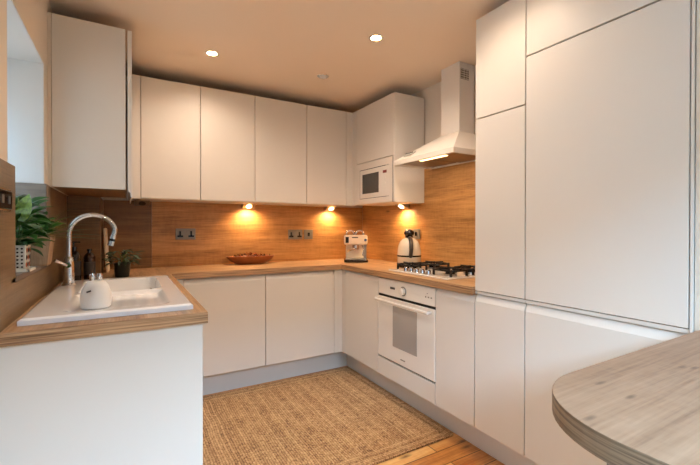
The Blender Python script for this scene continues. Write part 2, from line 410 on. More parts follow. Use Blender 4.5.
# ---------------------------------------------------------------- worktops
wt = MB()
SX0, SX1, SY0, SY1 = -1.835, -1.358, -1.255, -.285     # cut-out under the sink
wx0, wx1 = XL, -1.303
wt.box(wx0, SX0, -1.3394, YW, WB, WT); wt.box(SX1, wx1, -1.3394, YW, WB, WT)
wt.box(SX0, SX1, -1.3394, SY0, WB, WT); wt.box(SX0, SX1, SY1, YW, WB, WT)
bmesh.ops.remove_doubles(wt.bm, verts=wt.bm.verts, dist=1e-5)
t = tag(band_sides(wt.build('worktop', ['oak_y', 'oak_edge'])), 'oak-effect worktop running under the white sink along the left wall', 'worktop')
t = tag(band_sides(bx('worktop', ['oak_x', 'oak_edge'], wx1 + .0005, -.016, -.016, YW, WB, WT, bevel=.0012)), 'oak-effect worktop along the back wall with the wooden bowl on it', 'worktop')
t = tag(band_sides(bx('worktop', ['oak_y', 'oak_edge'], -.0155, XW, -1.410, YW, WB, WT, bevel=.0012)), 'oak-effect worktop along the right wall carrying hob and kettle', 'worktop')

# ---------------------------------------------------------------- cabinet parts (local: front at y=0 facing -y, x to the right)
T = 0.02
def door(parent, x0, x1, z0, z1, j=None, name='door', g=.0022, label=None):
    x0 += g; x1 -= g
    if j == 'top':
        pts = [(0, z0), (0, z1 - .034), (.013, z1 - .003), (.015, z1), (T, z1), (T, z0)]
    elif j == 'bottom':
        pts = [(0, z0), (0, z1), (T, z1), (T, z0 + .03), (.008, z0 + .022), (.006, z0)]
    else:
        pts = [(0, z0), (0, z1), (T, z1), (T, z0)]
    o = MB().prism(pts, 'x', x0, x1).build(name, 'door', parent, bevel=.0015)
    if label: o['label'] = label
    return o
def body(parent, x0, x1, z0, z1, depth, mat='carcass'):
    return MB().box(x0 + .0005, x1 - .0005, T + .003, depth, z0, z1).build('body', mat, parent)
def hollow(parent, x0, x1, z0, z1, depth):
    m = MB(); p = .018
    m.box(x0, x0 + p, T + .003, depth, z0, z1); m.box(x1 - p, x1, T + .003, depth, z0, z1)
    m.box(x0 + p, x1 - p, depth - p, depth, z0, z1); m.box(x0 + p, x1 - p, T + .003, depth - p, z0, z0 + p)
    return m.build('body', 'carcass', parent)
DT = 0.862       # top of base doors
def rail(parent, x0, x1, y0=.024):
    return MB().box(x0 + .001, x1 - .001, y0 - .002, y0, .82, .866).build('finger_rail', 'carcass', parent)

BK = 'handleless base cabinets'
# back run (faces -y): rz=0, origin at (x, 0, 0)
t = thing('base_cabinet', 'white handleless base cabinet under back worktop, nearer the sink', 'cabinet', (-1.225, 0, 0))
door(t, 0, .5695, ZB, DT, 'top'); body(t, 0, .5695, ZB, .866, .48)
t = thing('base_cabinet', 'white handleless base cabinet under back worktop, below the wooden bowl near the corner', 'cabinet', (-.6555, 0, 0))
door(t, 0, .581, ZB, DT, 'top'); body(t, 0, .581, ZB, .866, .48)
cp = MB(); cp.box(-.0735, -.0, 0.0, .02, ZB, .866); cp.box(0, .02, -.0465, .02, ZB, .866)
tag(cp.build('corner_post', 'door', bevel=.001), 'narrow white corner post where the back and right base cabinets meet', 'filler')
cp = MB(); cp.box(-1.3, -1.2265, 0.0, .02, ZB, .866); cp.box(-1.318, -1.30, -.0465, .02, ZB, .866)
tag(cp.build('corner_post', 'door', bevel=.001), 'narrow white corner post where the sink cabinets meet the back cabinets', 'filler')
# right run (faces -x): rz=-90deg, local x -> world -y, local y -> world +x
RR = -PI / 2
def rr(name, label, cat, y, x=0.0, z=0.0): return thing(name, label, cat, (x, y, z), RR)
D = .50
t = rr('base_cabinet', 'white handleless base cabinet in the corner left of the oven', 'cabinet', -.0475)
door(t, 0, .4821, ZB, DT, 'top'); body(t, .0, .4821, ZB, .866, D - .02)
t = rr('base_cabinet', 'narrow white base cabinet between the oven and the tall units', 'cabinet', -1.1195)
door(t, 0, .2905, ZB, DT, 'top'); body(t, 0, .2905, ZB, .866, D)
# sink cabinets on the left run (faces +x): rz=+90, local x -> +y, local y -> -x
t = thing('sink_cabinet', 'white base cabinet under the sink with its plain end panel facing the room', 'cabinet', (XS, -1.3, 0), PI / 2)
hollow(t, .0, 1.245, ZB, .866, .545)
door(t, 0, .62, ZB, DT, 'top'); door(t, .62, 1.24, ZB, DT, 'top')
MB().box(-.022, -.001, .0, .564, 0.0, .8695).build('end_panel', 'door', t, bevel=.001)

# plinths
tag(bx('plinth', 'door', -1.42, .119, .127, .143, 0, ZB - .002), 'white plinth board under the back base cabinets behind the rug', 'plinth')
tag(bx('plinth', 'door', .120, .136, -2.286, .126, 0, ZB - .002), 'long white plinth board under the oven and tall units on the right', 'plinth')
tag(bx('plinth', 'door', -1.436, -1.421, -1.298, .126, 0, ZB - .002), 'white plinth board under the sink cabinet, hidden side of the left run', 'plinth')

# tall units
TD = .50
t = rr('tall_cabinet', 'narrow tall white cabinet with three stacked doors beside the hob worktop', 'cabinet', -1.4115)
door(t, 0, .289, ZB, .872, 'top', label='lower door'); door(t, 0, .289, .894, 1.771, label='middle door'); door(t, 0, .289, 1.777, 2.286, label='top door')
body(t, 0, .289, ZB, 2.280, TD); MB().box(.001, .288, .004, T + .002, .8765, .8905).build('finger_rail', 'door', t)
t = rr('tall_fridge_housing', 'wide tall white fridge housing with large plain doors nearest the breakfast bar', 'cabinet', -1.7012)
door(t, 0, .587, ZB, .872, 'top', label='lower door'); door(t, 0, .587, .894, 1.984, label='tall middle door'); door(t, 0, .587, 1.991, 2.286, label='top door')
body(t, 0, .587, ZB, 2.280, TD); MB().box(.001, .586, .004, T + .002, .8765, .8905).build('finger_rail', 'door', t)
MB().box(.5885, .5975, .0, TD, 0, 2.286).build('end_panel', 'door', t, bevel=.001)

# ---------------------------------------------------------------- wall cabinets, back
UG = 'handleless wall cabinets on the back wall'
ux = [-1.4713, -1.0874, -.6826, -.2411, .1413]
ul = ['white wall cabinet on back wall, leftmost of the four, beside the left wall cabinet',
      'white wall cabinet on back wall, second from left, above the double socket',
      'white wall cabinet on back wall above the wooden bowl, third from left',
      'white wall cabinet on back wall beside the microwave unit, rightmost of the four']
for i in range(4):
    w = ux[i + 1] - ux[i]
    t = thing('wall_cabinet', ul[i], 'wall cabinet', (ux[i], YU, ZU0))
    door(t, 0, w, .004, ZU1 - ZU0); body(t, 0, w, 0, ZU1 - ZU0 - .001, YW - YU - .002)
tag(bx('filler_panel', 'door', -1.523, -1.4728, YU, YU + .02, ZU0 - .0, ZU1), 'slim white filler strip between the left wall cabinet and the back wall cabinets', 'filler')
cp = MB(); cp.box(.1427, XM, YU, YU + .02, ZU0, ZU1); cp.box(XM, XM + .02, .1145, YU + .02, ZU0, ZU1)
tag(cp.build('corner_post', 'door', bevel=.001), 'narrow white upper corner post left of the microwave cabinet', 'filler')
# microwave cabinet
t = rr('microwave_cabinet', 'white wall cabinet in the right corner holding the built-in microwave', 'wall cabinet', .113, XM, ZU0)
H = ZU1 - ZU0; MWw = .5380
door(t, 0, MWw, 1.771 - ZU0 + .003, H)
m = MB(); dp = XW - XM - .002
m.box(MWw + .002, MWw + .019, .0, dp, 0, H)                      # right side panel
MB_side = m.build('side_panel', 'door', t, bevel=.001)
m = MB(); m.box(0, .018, .022, dp, 0, H); m.box(.018, MWw, .022, dp, 0, .018); m.box(.018, MWw, .022, dp, 1.762 - ZU0, 1.778 - ZU0)
m.box(.018, MWw, .022, dp, H - .018, H); m.box(.018, MWw, dp - .012, dp, .018, H - .018)
m.build('body', 'carcass', t)
# frame around the microwave
m = MB(); a0, a1, b0, b1 = .051, .488, 1.462 - ZU0, 1.712 - ZU0
m.box(.001, a0, 0, .02, .004, 1.768 - ZU0); m.box(a1, MWw - .007, 0, .02, .004, 1.768 - ZU0); m.box(a0, a1, 0, .02, .004, b0); m.box(a0, a1, 0, .02, b1, 1.768 - ZU0)
m.build('surround', 'door', t)
MB().box(MWw - .006, MWw + .0015, .0015, .02, .0, 1.768 - ZU0).build('side_gap_shade', 'dark', t)  # solid black strip standing in for the shade inside the gap
# microwave itself
t = rr('microwave', 'white built-in microwave with dark window and red display in corner wall cabinet', 'microwave', .113 - a0, XM, 1.462)
w, h = a1 - a0, b1 - b0
MB().box(.006, w - .006, .022, .26, .004, h - .012).build('body', 'steel', t)
m = MB(); m.box(.004, w - .004, .002, .014, .004, h - .004); m.build('door', 'enamel', t, bevel=.002)
m = MB(); m.box(.001, .004, .003, .018, .001, h - .001); m.box(.004, w - .055, .0, .018, .0005, .0038); m.box(.004, w - .055, 0, .018, h - .0038, h - .0005)
m.build('trim_line', 'dark', t)
MB().box(.047, .292, .0, .0035, .042, h - .042).build('window', 'mw_glass', t, bevel=.001)
MB().box(.352, .402, .0005, .0035, h - .062, h - .040).build('display', 'display', t)
m = MB()
for q, (cx, cz, r) in enumerate(((.377, .148, .012), (.377, .108, .009), (.362, .075, .006), (.392, .075, .006))): m.cyl((cx, .0005, cz), r, .006, 'y')
m.build('button_panel', 'enamel', t, smooth=True)

# ---------------------------------------------------------------- left wall cabinet
t = thing('wall_cabinet', 'white wall cabinet on the left wall with its flat side towards the camera', 'wall cabinet', (-1.531, -.4545, ZU0), PI / 2)
H = ZU1 - ZU0; W_ = .634
MB().box(-.020, -.002, T + .009, .336, 0, H).build('side_panel', 'door', t, bevel=.001)
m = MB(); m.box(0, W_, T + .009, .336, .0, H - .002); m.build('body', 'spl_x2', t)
door(t, -.020, W_, -.038, H, 'bottom')

tag(bx('filler_panel', 'wall', -1.883, -1.869, -.472, .13, ZU0, ZU1), 'slim cream filler strip between the left wall and the left wall cabinet', 'filler')
# ---------------------------------------------------------------- oven
t = rr('oven', 'white built-in electric oven with bar handle in the right cabinet run', 'oven', -.5305)
OW = .588
MB().box(.006, OW - .006, .026, .47, .30, .848).build('body', 'steel', t)
MB().box(.002, OW - .002, .0, .024, .752, .862).build('control_panel', 'enamel', t, bevel=.003)
MB().box(.002, OW - .002, .006, .025, .736, .7505).build('vent_gap', 'dark', t)
dd = MB().box(.002, OW - .002, -.002, .024, .312, .735).build('door', 'enamel', t, bevel=.003)
MB().box(.178, .428, -.0035, .002, .415, .690).build('window', 'oven_glass', dd, bevel=.001)
h = MB(); h.tube([(.020 + (OW - .044) * i / 8, -.036, .716) for i in range(9)], .0105, 14)
for x in (.035, OW - .035): h.box(x - .008, x + .008, -.034, -.001, .708, .724)
h.build('handle', 'enamel', t, smooth=True)
m = MB()
for i, xx in enumerate((.262, .271, .279, .288, .296, .304)): m.box(xx, xx + .006, -.0028, -.001, .346, .3545 if i % 2 else .352)
m.build('maker_mark', 'grille', dd)
kn = MB().cyl((.287, -.010, .801), .024, .020, 'y', seg=32).cyl((.287, -.021, .801), .017, .004, 'y', seg=32).build('knob', 'enamel', t, bevel=.002, smooth=True)
kr = MB(); kr.cyl((.287, -.0005, .801), .031, .002, 'y', seg=32); kr.build('knob_ring', 'plate', t)
MB().box(.145, .197, -.0015, .001, .799, .813).build('display', 'print', t)
m = MB()
for x in (.505, .530, .555): m.cyl((x, -.0005, .800), .0045, .003, 'y')
m.cyl((.52, -.0005, .822), .003, .003, 'y')
m.build('indicator_button', 'plate', t)
MB().box(.002, OW - .002, .012, .024, .302, .3105).build('lower_gap', 'dark', t)
t = rr('oven_housing', 'white cabinet panel below the oven, closing the oven housing', 'cabinet', -.5305)
MB().box(.001, OW - .001, .0, .02, ZB, .300).build('panel', 'door', t, bevel=.0012)
m = MB(); m.box(.001, OW - .001, .022, .47, ZB, .296)
m.build('body', 'carcass', t)

# ---------------------------------------------------------------- hob
t = thing('gas_hob', 'white four-burner gas hob with black pan supports set in the right worktop', 'hob', (0, 0, WT + .0005))
hb = MB().box(.058, .478, -1.155, -.575, 0, .009).build('hob_plate', 'enamel', t, bevel=.003)
def burner(cx, cy, r):
    b = MB(); b.cyl((cx, cy, .014), r + .012, .010, seg=28); b.build('burner_base', 'steel', t, smooth=True)
    b = MB(); b.cyl((cx, cy, .026), r, .016, r2=r * .92, seg=28); b.build('burner_cap', 'gloss_black', t, smooth=True, bevel=.002)
def support(cx, cy, hx, hy):
    s = MB(); w = .0065; z0, z1 = .040, .055; c = .030
    outer = [(hx, hy - c), (hx - c, hy), (-hx + c, hy), (-hx, hy - c), (-hx, -hy + c), (-hx + c, -hy), (hx - c, -hy), (hx, -hy + c)]
    inner = [(x * (1 - 2 * w / hx), y * (1 - 2 * w / hy)) for x, y in outer]
    vs = [[s.bm.verts.new((cx + x, cy + y, z)) for x, y in ring] for ring, z in ((outer, z0), (outer, z1 - .004), (inner, z1 - .004), (inner, z0))]
    for a in range(4):
        for k in range(8): s.bm.faces.new((vs[a][k], vs[a][(k + 1) % 8], vs[(a + 1) % 4][(k + 1) % 8], vs[(a + 1) % 4][k]))
    for sx, sy in ((1, 0), (-1, 0), (0, 1), (0, -1)):
        if sx: s.box(cx + min(sx * .022, sx * hx), cx + max(sx * .022, sx * hx), cy - w, cy + w, z0, z1 + .004)
        else: s.box(cx - w, cx + w, cy + min(sy * .022, sy * hy), cy + max(sy * .022, sy * hy), z0, z1 + .004)
    for sx in (-1, 1):
        for sy in (-1, 1): s.box(cx + sx * (hx - .018) - w, cx + sx * (hx - .018) + w, cy + sy * (hy - .018) - w, cy + sy * (hy - .018) + w, .0095, z1 - .002)
    s.build('pan_support', 'black', t, bevel=.002)
for cx, cy, r in ((.190, -.675, .034), (.385, -.690, .044), (.190, -1.045, .030), (.385, -1.040, .038)):
    burner(cx, cy, r); support(cx, cy, .085, .092)
for i in range(5):
    cy = -.735 - .057 * i
    k = MB(); k.cyl((.088 + (0.0 if i % 2 else 0.0), cy, .012), .0185, .006, seg=24); k.cyl((.088, cy, .025), .0155, .022, r2=.013, seg=24)
    k.box(.088 - .012, .088 + .012, cy - .003, cy + .003, .03, .040)
    k.build('knob', 'chrome', t, smooth=True, bevel=.001)

# ---------------------------------------------------------------- extractor hood
t = thing('extractor_hood', 'cream chimney extractor hood with lit strip above the gas hob', 'extractor hood', (0, 0, 1.672))
y0, y1, x0, x1 = -1.120, -.528, .140, XW - .002
cx0, cy0, cy1 = .365, -.950, -.778; lip = .032; zt = .190
m = MB(); bmv = m.bm.verts
lo = [(x0, y0, 0), (x0, y1, 0), (x1, y1, 0), (x1, y0, 0)]
A = [bmv.new(p) for p in lo]; B = [bmv.new((p[0], p[1], lip)) for p in lo]
C = [bmv.new(p) for p in ((cx0, cy0, zt), (cx0, cy1, zt), (x1, cy1, zt), (x1, cy0, zt))]
for i in range(4):
    j = (i + 1) % 4
    m.bm.faces.new((A[i], A[j], B[j], B[i])); m.bm.faces.new((B[i], B[j], C[j], C[i]))
m.bm.faces.new(C)
# underside: rim and recessed filter plane
rim = .018
A2 = [bmv.new(p) for p in ((x0 + rim, y0 + rim, 0), (x0 + rim, y1 - rim, 0), (x1 - .004, y1 - rim, 0), (x1 - .004, y0 + rim, 0))]
A3 = [bmv.new((v.co.x, v.co.y, .014)) for v in A2]
for i in range(4):
    j = (i + 1) % 4
    m.bm.faces.new((A[i], A[j], A2[j], A2[i])); m.bm.faces.new((A2[i], A2[j], A3[j], A3[i]))
m.bm.faces.new(A3)
m.build('canopy', 'door', t)
f = MB(); f.box(x0 + .088, x1 - .006, y0 + .04, (y0 + y1) / 2 - .004, .007, .0125); f.box(x0 + .075, x1 - .03, (y0 + y1) / 2 + .004, y1 - .04, .007, .0125)
f.build('grease_filter', 'filter', t, bevel=.002)
f = MB(); f.box(x0 + .040, x0 + .082, y0 + .045, y1 - .045, .006, .0125); f.build('lamp_bezel', 'filter', t)
f = MB(); f.box(x0 + .046, x0 + .074, -1.0, -.755, .003, .0055); f.build('lamp_strip', 'hoodlamp', t)
m = MB(); m.box(cx0, x1, cy0, cy1, zt, ZC - 1.672 - .001); ch = m.build('chimney', 'door', t, bevel=.0015)
g = MB(); g.box(cx0 + .010, cx0 + .085, cy0 - .002, cy0 + .002, ZC - 1.672 - .115, ZC - 1.672 - .045); g.build('vent_grille', 'grille', ch)
g = MB()
for i in range(3): g.box(cx0 + .015 + .027 * i + .0235, cx0 + .018 + .027 * i + .0235, cy0 - .004, cy0 - .002, ZC - 1.672 - .115, ZC - 1.672 - .045) if i < 2 else None
for i in range(5): g.box(cx0 + .010, cx0 + .085, cy0 - .0035, cy0 - .002, ZC - 1.672 - .112 + .015 * i, ZC - 1.672 - .109 + .015 * i)
g.build('vent_slat', 'door', ch)
# push-button panel on the sloping front
sl_n = Vector((-(zt - lip), 0, cx0 - x0)).normalized()
mid = Vector((x0 + .045, -.655, 0)); mid.z = lip + (mid.x - x0) / (cx0 - x0) * (zt - lip)
Mx = Matrix.Translation(mid + sl_n * .002) @ Matrix.Rotation(-math.atan2(zt - lip, cx0 - x0), 4, 'Y')
pb = MB(); pb.box(-.024, .024, -.046, .046, -.002, .009, M=Mx); bp_ = pb.build('button_panel', 'silver', t, bevel=.002)
pb = MB()
for i in range(4): pb.cyl((0, -.032 + .0213 * i, .011), .0075, .004, M=Mx)
pb.build('button', 'gloss_black', bp_)

# ---------------------------------------------------------------- sink (one ceramic mesh from a height field)
sx0, sx1, sy0, sy1 = -1.850, -1.343, -1.268, -.272
def sstep(a, b, x):
    q = min(1, max(0, (x - a) / (b - a))); return q * q * (3 - 2 * q)
def rbox(x, y, x0, x1, y0, y1, r, soft):
    qx = abs(x - (x0 + x1) / 2) - (x1 - x0) / 2 + r; qy = abs(y - (y0 + y1) / 2) - (y1 - y0) / 2 + r
    d = math.hypot(max(qx, 0), max(qy, 0)) + min(max(qx, qy), 0) - r
    return 1 - sstep(-soft, 0, d)
def sz(x, y):
    z = .021
    edge = min(x - sx0, sx1 - x, y - sy0, sy1 - y)
    z -= .006 * (1 - sstep(0, .008, edge))
    dr_ = rbox(x, y, -1.745, -1.412, -1.225, -.800, .05, .03)
    groove = .0025 * (0.5 + 0.5 * math.sin((x + 1.745) * 2 * PI / .042)) * sstep(-1.22, -1.12, y)
    z -= dr_ * (.012 + .008 * sstep(-1.2, -.8, y)) - dr_ * groove
    bowl = rbox(x, y, -1.742, -1.412, -.80, -.345, .055, .028)
    z -= bowl * .150
    return z
nx, ny = 74, 146
m = MB(); grid = []
for i in range(nx + 1):
    x = sx0 + (sx1 - sx0) * i / nx
    grid.append([m.bm.verts.new((x, sy0 + (sy1 - sy0) * j / ny, WT + .001 + sz(x, sy0 + (sy1 - sy0) * j / ny))) for j in range(ny + 1)])
for i in range(nx):
    for j in range(ny): m.bm.faces.new((grid[i][j], grid[i + 1][j], grid[i + 1][j + 1], grid[i][j + 1]))
loop = [grid[i][0] for i in range(nx + 1)] + [grid[nx][j] for j in range(1, ny + 1)] + [grid[i][ny] for i in range(nx - 1, -1, -1)] + [grid[0][j] for j in range(ny - 1, 0, -1)]
low = [m.bm.verts.new((v.co.x, v.co.y, WT + .001)) for v in loop]
for i in range(len(loop)):
    j = (i + 1) % len(loop); m.bm.faces.new((loop[i], low[i], low[j], loop[j]))
t = thing('kitchen_sink', 'white ceramic inset sink with bowl and drainer in the left worktop', 'sink', (0, 0, 0))
m.build('basin', 'ceramic', t, smooth=True)
w = MB(); w.lathe([(0, .004), (.020, .004), (.034, .003), (.040, 0), (.040, -.004)], (-1.58, -.60, WT + .001 + .021 - .148), 28); w.build('plughole', 'chrome', t, smooth=True)
w = MB(); w.cyl((-1.444, -.47, WT - .035), .016, .006, 'x', seg=24); w.cyl((-1.4475, -.47, WT - .035), .008, .004, 'x', seg=16); w.build('overflow_cover', 'chrome', t, smooth=True)

# ---------------------------------------------------------------- tap
zt0 = WT + .0225
t = thing('mixer_tap', 'tall curved chrome kitchen mixer tap standing behind the white sink', 'tap', (-1.802, -.48, zt0))
b = MB(); b.lathe([(0, 0), (.030, 0), (.030, .006), (.024, .012), (.0225, .10), (.020, .125), (.014, .14), (0, .14)], seg=32); b.build('body', 'chrome', t, smooth=True)
r = .098; h0 = .249
pts = [(0, 0, .13 + (h0 - .13) * i / 8) for i in range(8)] + [(r - r * math.cos(a), 0, h0 + r * math.sin(a)) for a in [PI * .93 * k / 26 for k in range(27)]]
pts += [(pts[-1][0] - .003 * i, 0, pts[-1][2] - .012 * i) for i in (1, 2, 3)]
b = MB(); b.tube(pts, .0125, 16); b.build('spout', 'chrome', t, smooth=True)
e = Vector(pts[-1]); dv = (e - Vector(pts[-2])).normalized()
b = MB(); b.tube([e - dv * .004, e + dv * .012, e + dv * .013, e + dv * .045], .0145, 18); nzl = b.build('spray_nozzle', 'chrome', t, smooth=True)
b = MB(); b.tube([e + dv * .010, e + dv * .022], .0152, 18); b.build('nozzle_band', 'gloss_black', nzl, smooth=True)
b = MB(); b.tube([(-.0, -.018, .095), (-.0, -.040, .100)], .013, 14); b.tube([(-.004, -.036, .100), (-.028, -.062, .118), (-.045, -.085, .128)], .0062, 12, r_end=.0075); b.build('lever', 'chrome', t, smooth=True)

# ---------------------------------------------------------------- small white pot with chrome top on the drainer
t = thing('utensil_pot', 'small rounded white pot with a chrome double top standing on the sink drainer', 'pot', (-1.655, -1.115, WT + .0125))
b = MB(); b.lathe([(0, 0), (.042, 0), (.047, .005), (.050, .040), (.046, .060), (.039, .080), (.029, .094), (.018, .100), (0, .101)], seg=36); b.build('body', 'white_plastic', t, smooth=True)
b = MB()
for dx in (-.011, .011): b.lathe([(0, .095), (.009, .095), (.009, .110), (.0105, .114), (.008, .124), (0, .126)], (dx, 0, 0), 18)
b.build('chrome_top', 'chrome', t, smooth=True)
b = MB(); b.box(-.006, .008, -.045, -.040, .066, .071, M=Matrix.Rotation(-.3, 4, 'Y')); b.build('dark_mark', 'print', t)

# ---------------------------------------------------------------- bottles behind the sink
def bottle(name, label, loc, r, h, mat, pump):
    t = thing(name, label, 'bottle', loc)
    b = MB(); b.lathe([(0, 0), (r * .92, 0), (r, .004), (r, h * .72), (r * .8, h * .80), (r * .35, h * .86), (r * .35, h * .93), (0, h * .93)], seg=28); b.build('body', mat, t, smooth=True)
    b = MB(); b.lathe([(r * 1.006, h * .18), (r * 1.01, h * .18), (r * 1.01, h * .58), (r * 1.006, h * .58)], seg=28); b.build('paper_label', 'label', t, smooth=True)
    b = MB(); b.cyl((0, 0, h * .945), r * .45, h * .06, seg=20)
    if pump:
        b.cyl((0, 0, h * 1.03), .004, h * .14, seg=10); b.box(-.011, .030, -.008, .008, h * 1.09, h * 1.13)
    b.build('pump' if pump else 'cap', 'gloss_black', t, smooth=True)
bottle('soap_bottle', 'black pump soap bottle behind the tap, nearer the left wall', (-1.812, -.165, WT + .001), .034, .200, 'bottle_black', True)
bottle('soap_bottle', 'dark amber soap bottle behind the sink, right of the black pump bottle', (-1.742, -.120, WT + .001), .029, .185, 'amber', False)

# ---------------------------------------------------------------- plants
def leaf(m, base, d, L, W, droop=.4, fold=.15, n=6, tw=0.0):
    """curved leaf blade starting at base, direction d"""
    d = Vector(d).normalized(); side = d.cross(Vector((0, 0, 1)))
    if side.length < 1e-3: side = Vector((1, 0, 0))
    side.normalize(); side = Matrix.Rotation(tw, 3, d) @ side
    up = side.cross(d).normalized()
    rows = []; p = Vector(base)
    for i in range(n + 1):
        s = i / n
        w = W * math.sin(PI * min(1, .06 + s * .94)) ** .8 * (1 - .25 * s)
        if i == n: w = W * .03
        rows.append((m.bm.verts.new(p - side * w / 2 + up * w * fold), m.bm.verts.new(p), m.bm.verts.new(p + side * w / 2 + up * w * fold)))
        dd_ = (d - Vector((0, 0, 1)) * droop * s).normalized(); p = p + dd_ * L / n
    for a, b in zip(rows, rows[1:]):
        for k in (0, 1):
            f = m.bm.faces.new((a[k], a[k + 1], b[k + 1], b[k])); f.material_index = m.mi
def plant_pothos(parent, top, n, spread, mats, L=.07, W=.05, hmin=.03, hmax=.2, xoff=0, zmin=-.3):
    for name, mt, cnt, sc in mats:
        m = MB(); sm = None
        for i in range(cnt):
            a = random.uniform(0, 2 * PI); rr_ = spread * math.sqrt(random.random()); hh = random.uniform(hmin, hmax)
            base = Vector(top) + Vector((rr_ * math.cos(a) + xoff, rr_ * math.sin(a), hh))
            leaf(m, base, (math.cos(a) * 1.0, math.sin(a) * 1.0, random.uniform(zmin, .8)), L * sc * random.uniform(.7, 1.2), W * sc * random.uniform(.8, 1.2), droop=random.uniform(.3, 1.2), tw=random.uniform(-.5, .5))
        o = m.build(name, mt, parent)
def stems(parent, top, cnt, spread, hmax, mat='stem', r=.0018):
    m = MB()
    for i in range(cnt):
        a = random.uniform(0, 2 * PI); q = spread * random.random()
        e = Vector(top) + Vector((q * math.cos(a), q * math.sin(a), random.uniform(.5, 1) * hmax))
        mid = (Vector(top) + e) / 2 + Vector((0, 0, .02))
        m.tube([Vector(top) + Vector((.01 * math.cos(a), .01 * math.sin(a), -.005)), mid, e], r, 6)
    m.build('stem', mat, parent)

SILL = WZ0 + .0185
# patterned square pot with leafy plant
t = thing('potted_plant', 'leafy green plant with yellow-flecked leaf in patterned pot on the window sill', 'plant', (-1.921, -.940, SILL))
def taper(m, h0, h1, z0, z1, floor_in=None):
    vs = []
    for hh, z in ((h0, z0), (h1, z1)): vs.append([m.bm.verts.new((sx * hh[0], sy * hh[1], z)) for sx, sy in ((-1, -1), (1, -1), (1, 1), (-1, 1))])
    m.bm.faces.new(vs[0]); 
    for i in range(4): m.bm.faces.new((vs[0][i], vs[0][(i + 1) % 4], vs[1][(i + 1) % 4], vs[1][i]))
    inn = [m.bm.verts.new((v.co.x * .9, v.co.y * .9, z1)) for v in vs[1]]; dn = [m.bm.verts.new((v.co.x * .88, v.co.y * .88, z1 - .02)) for v in vs[1]]
    for i in range(4):
        j = (i + 1) % 4
        m.bm.faces.new((vs[1][i], vs[1][j], inn[j], inn[i])); m.bm.faces.new((inn[i], inn[j], dn[j], dn[i]))
    m.bm.faces.new(dn)
m = MB(); taper(m, (.040, .040), (.043, .043), .008, .098); pot = m.build('pot', 'pot_white', t, bevel=.002)
m = MB()
for k in range(6):
    for q in range(6): m.cyl((-.032 + q * .0128, -.0415 - .0025 * (k / 6), .018 + k * .0135), .0034, .004, 'y', seg=10)
m.build('dot_motif', 'pot_dark', pot)
m = MB(); m2 = MB()
for k in range(3):
    for q in range(3):
        (m if (k + q) % 2 else m2).ball((.0418 + .001 * k, -.026 + q * .026, .025 + k * .027), .0105, (.12, 1, .9), 12)
m.build('leaf_motif', 'pot_dark', pot); m2.build('orange_motif', 'pot_orange', pot)
m = MB(); m.box(-.052, .052, -.052, .052, 0, .004); m.box(-.056, .056, -.056, -.050, 0, .010); m.box(-.056, .056, .050, .056, 0, .010); m.box(-.056, -.050, -.056, .056, 0, .010); m.box(.050, .056, -.056, .056, 0, .010)
m.build('saucer', 'pot_white', t, bevel=.001)
MB().box(-.036, .036, -.036, .036, .076, .086).build('soil', 'soil', t)
stems(t, (0, 0, .085), 10, .07, .20)
plant_pothos(t, (0.0, .01, .085), 0, .055, (('leaves', 'leaf', 64, 1.0),), L=.082, W=.056, hmin=-.01, hmax=.20)
m = MB(); leaf(m, (.030, -.045, .185), (.22, -.10, .95), .105, .078, droop=.25, fold=.06, tw=1.35); m.build('variegated_leaf', 'leaf_light', t); m = MB(); leaf(m, (.02, -.02, .17), (.8, -.5, -.1), .06, .04, droop=.8); m.build('variegated_leaf', 'leaf_light', t)
# tapered wooden planter with long fronds
t = thing('potted_plant', 'green plant with long thin fronds in tapered wooden planter on the window sill', 'plant', (-1.904, -.672, SILL))
m = MB(); taper(m, (.052, .052), (.064, .062), 0, .122); m.build('planter', 'planter', t, bevel=.0015)
MB().box(-.050, .050, -.058, .058, .088, .098).build('soil', 'soil', t)
stems(t, (0, 0, .10), 9, .06, .10)
plant_pothos(t, (0.0, -.01, .10), 0, .05, (('leaves', 'leaf', 30, 1.0), ('pale_leaves', 'leaf_light', 4, .8)), L=.065, W=.045, hmin=.03, hmax=.13, zmin=.25)
m = MB()
for d, L_, dr_ in (((1, .1, .45), .20, .5), ((1, .35, .25), .26, .45), ((.9, -.1, .7), .20, .8), ((.8, .5, .5), .18, .7), ((1, .2, .12), .22, .3), ((.6, -.5, .8), .22, .8), ((.5, .1, 1), .20, .9), ((.9, -.3, .9), .17, .9), ((-.3, -.6, .9), .2, .8)):
    leaf(m, (.01, 0, .11), d, L_ * 1.1, .015, droop=dr_, n=9)
m.build('frond', 'frond', t)
# small dark plant behind the sink
t = thing('potted_plant', 'small grey-green bushy plant in a dark pot on the worktop behind the sink', 'plant', (-1.580, -.055, WT + .001))
b = MB(); b.lathe([(0, 0), (.034, 0), (.038, .004), (.046, .085), (.047, .088), (.042, .088), (.039, .07), (0, .07)], seg=28); b.build('pot', 'dark_pot', t, smooth=True)
stems(t, (0, 0, .07), 12, .08, .10)
plant_pothos(t, (0, 0, .075), 0, .085, (('leaves', 'herb', 90, 1.0),), L=.05, W=.020, hmin=-.0, hmax=.085)
# pale slim board leaning beside the boxed pillar
t = MB(); t.box(-.009, .009, -.10, .10, 0, .30); o = t.build('chopping_board', 'board', bevel=.006, loc=(-1.666, .33, WT + .0015))
o.rotation_euler = (0, -.06, 0)
tag(o, 'slim cream board standing on edge against the pillar behind the small plant', 'board')

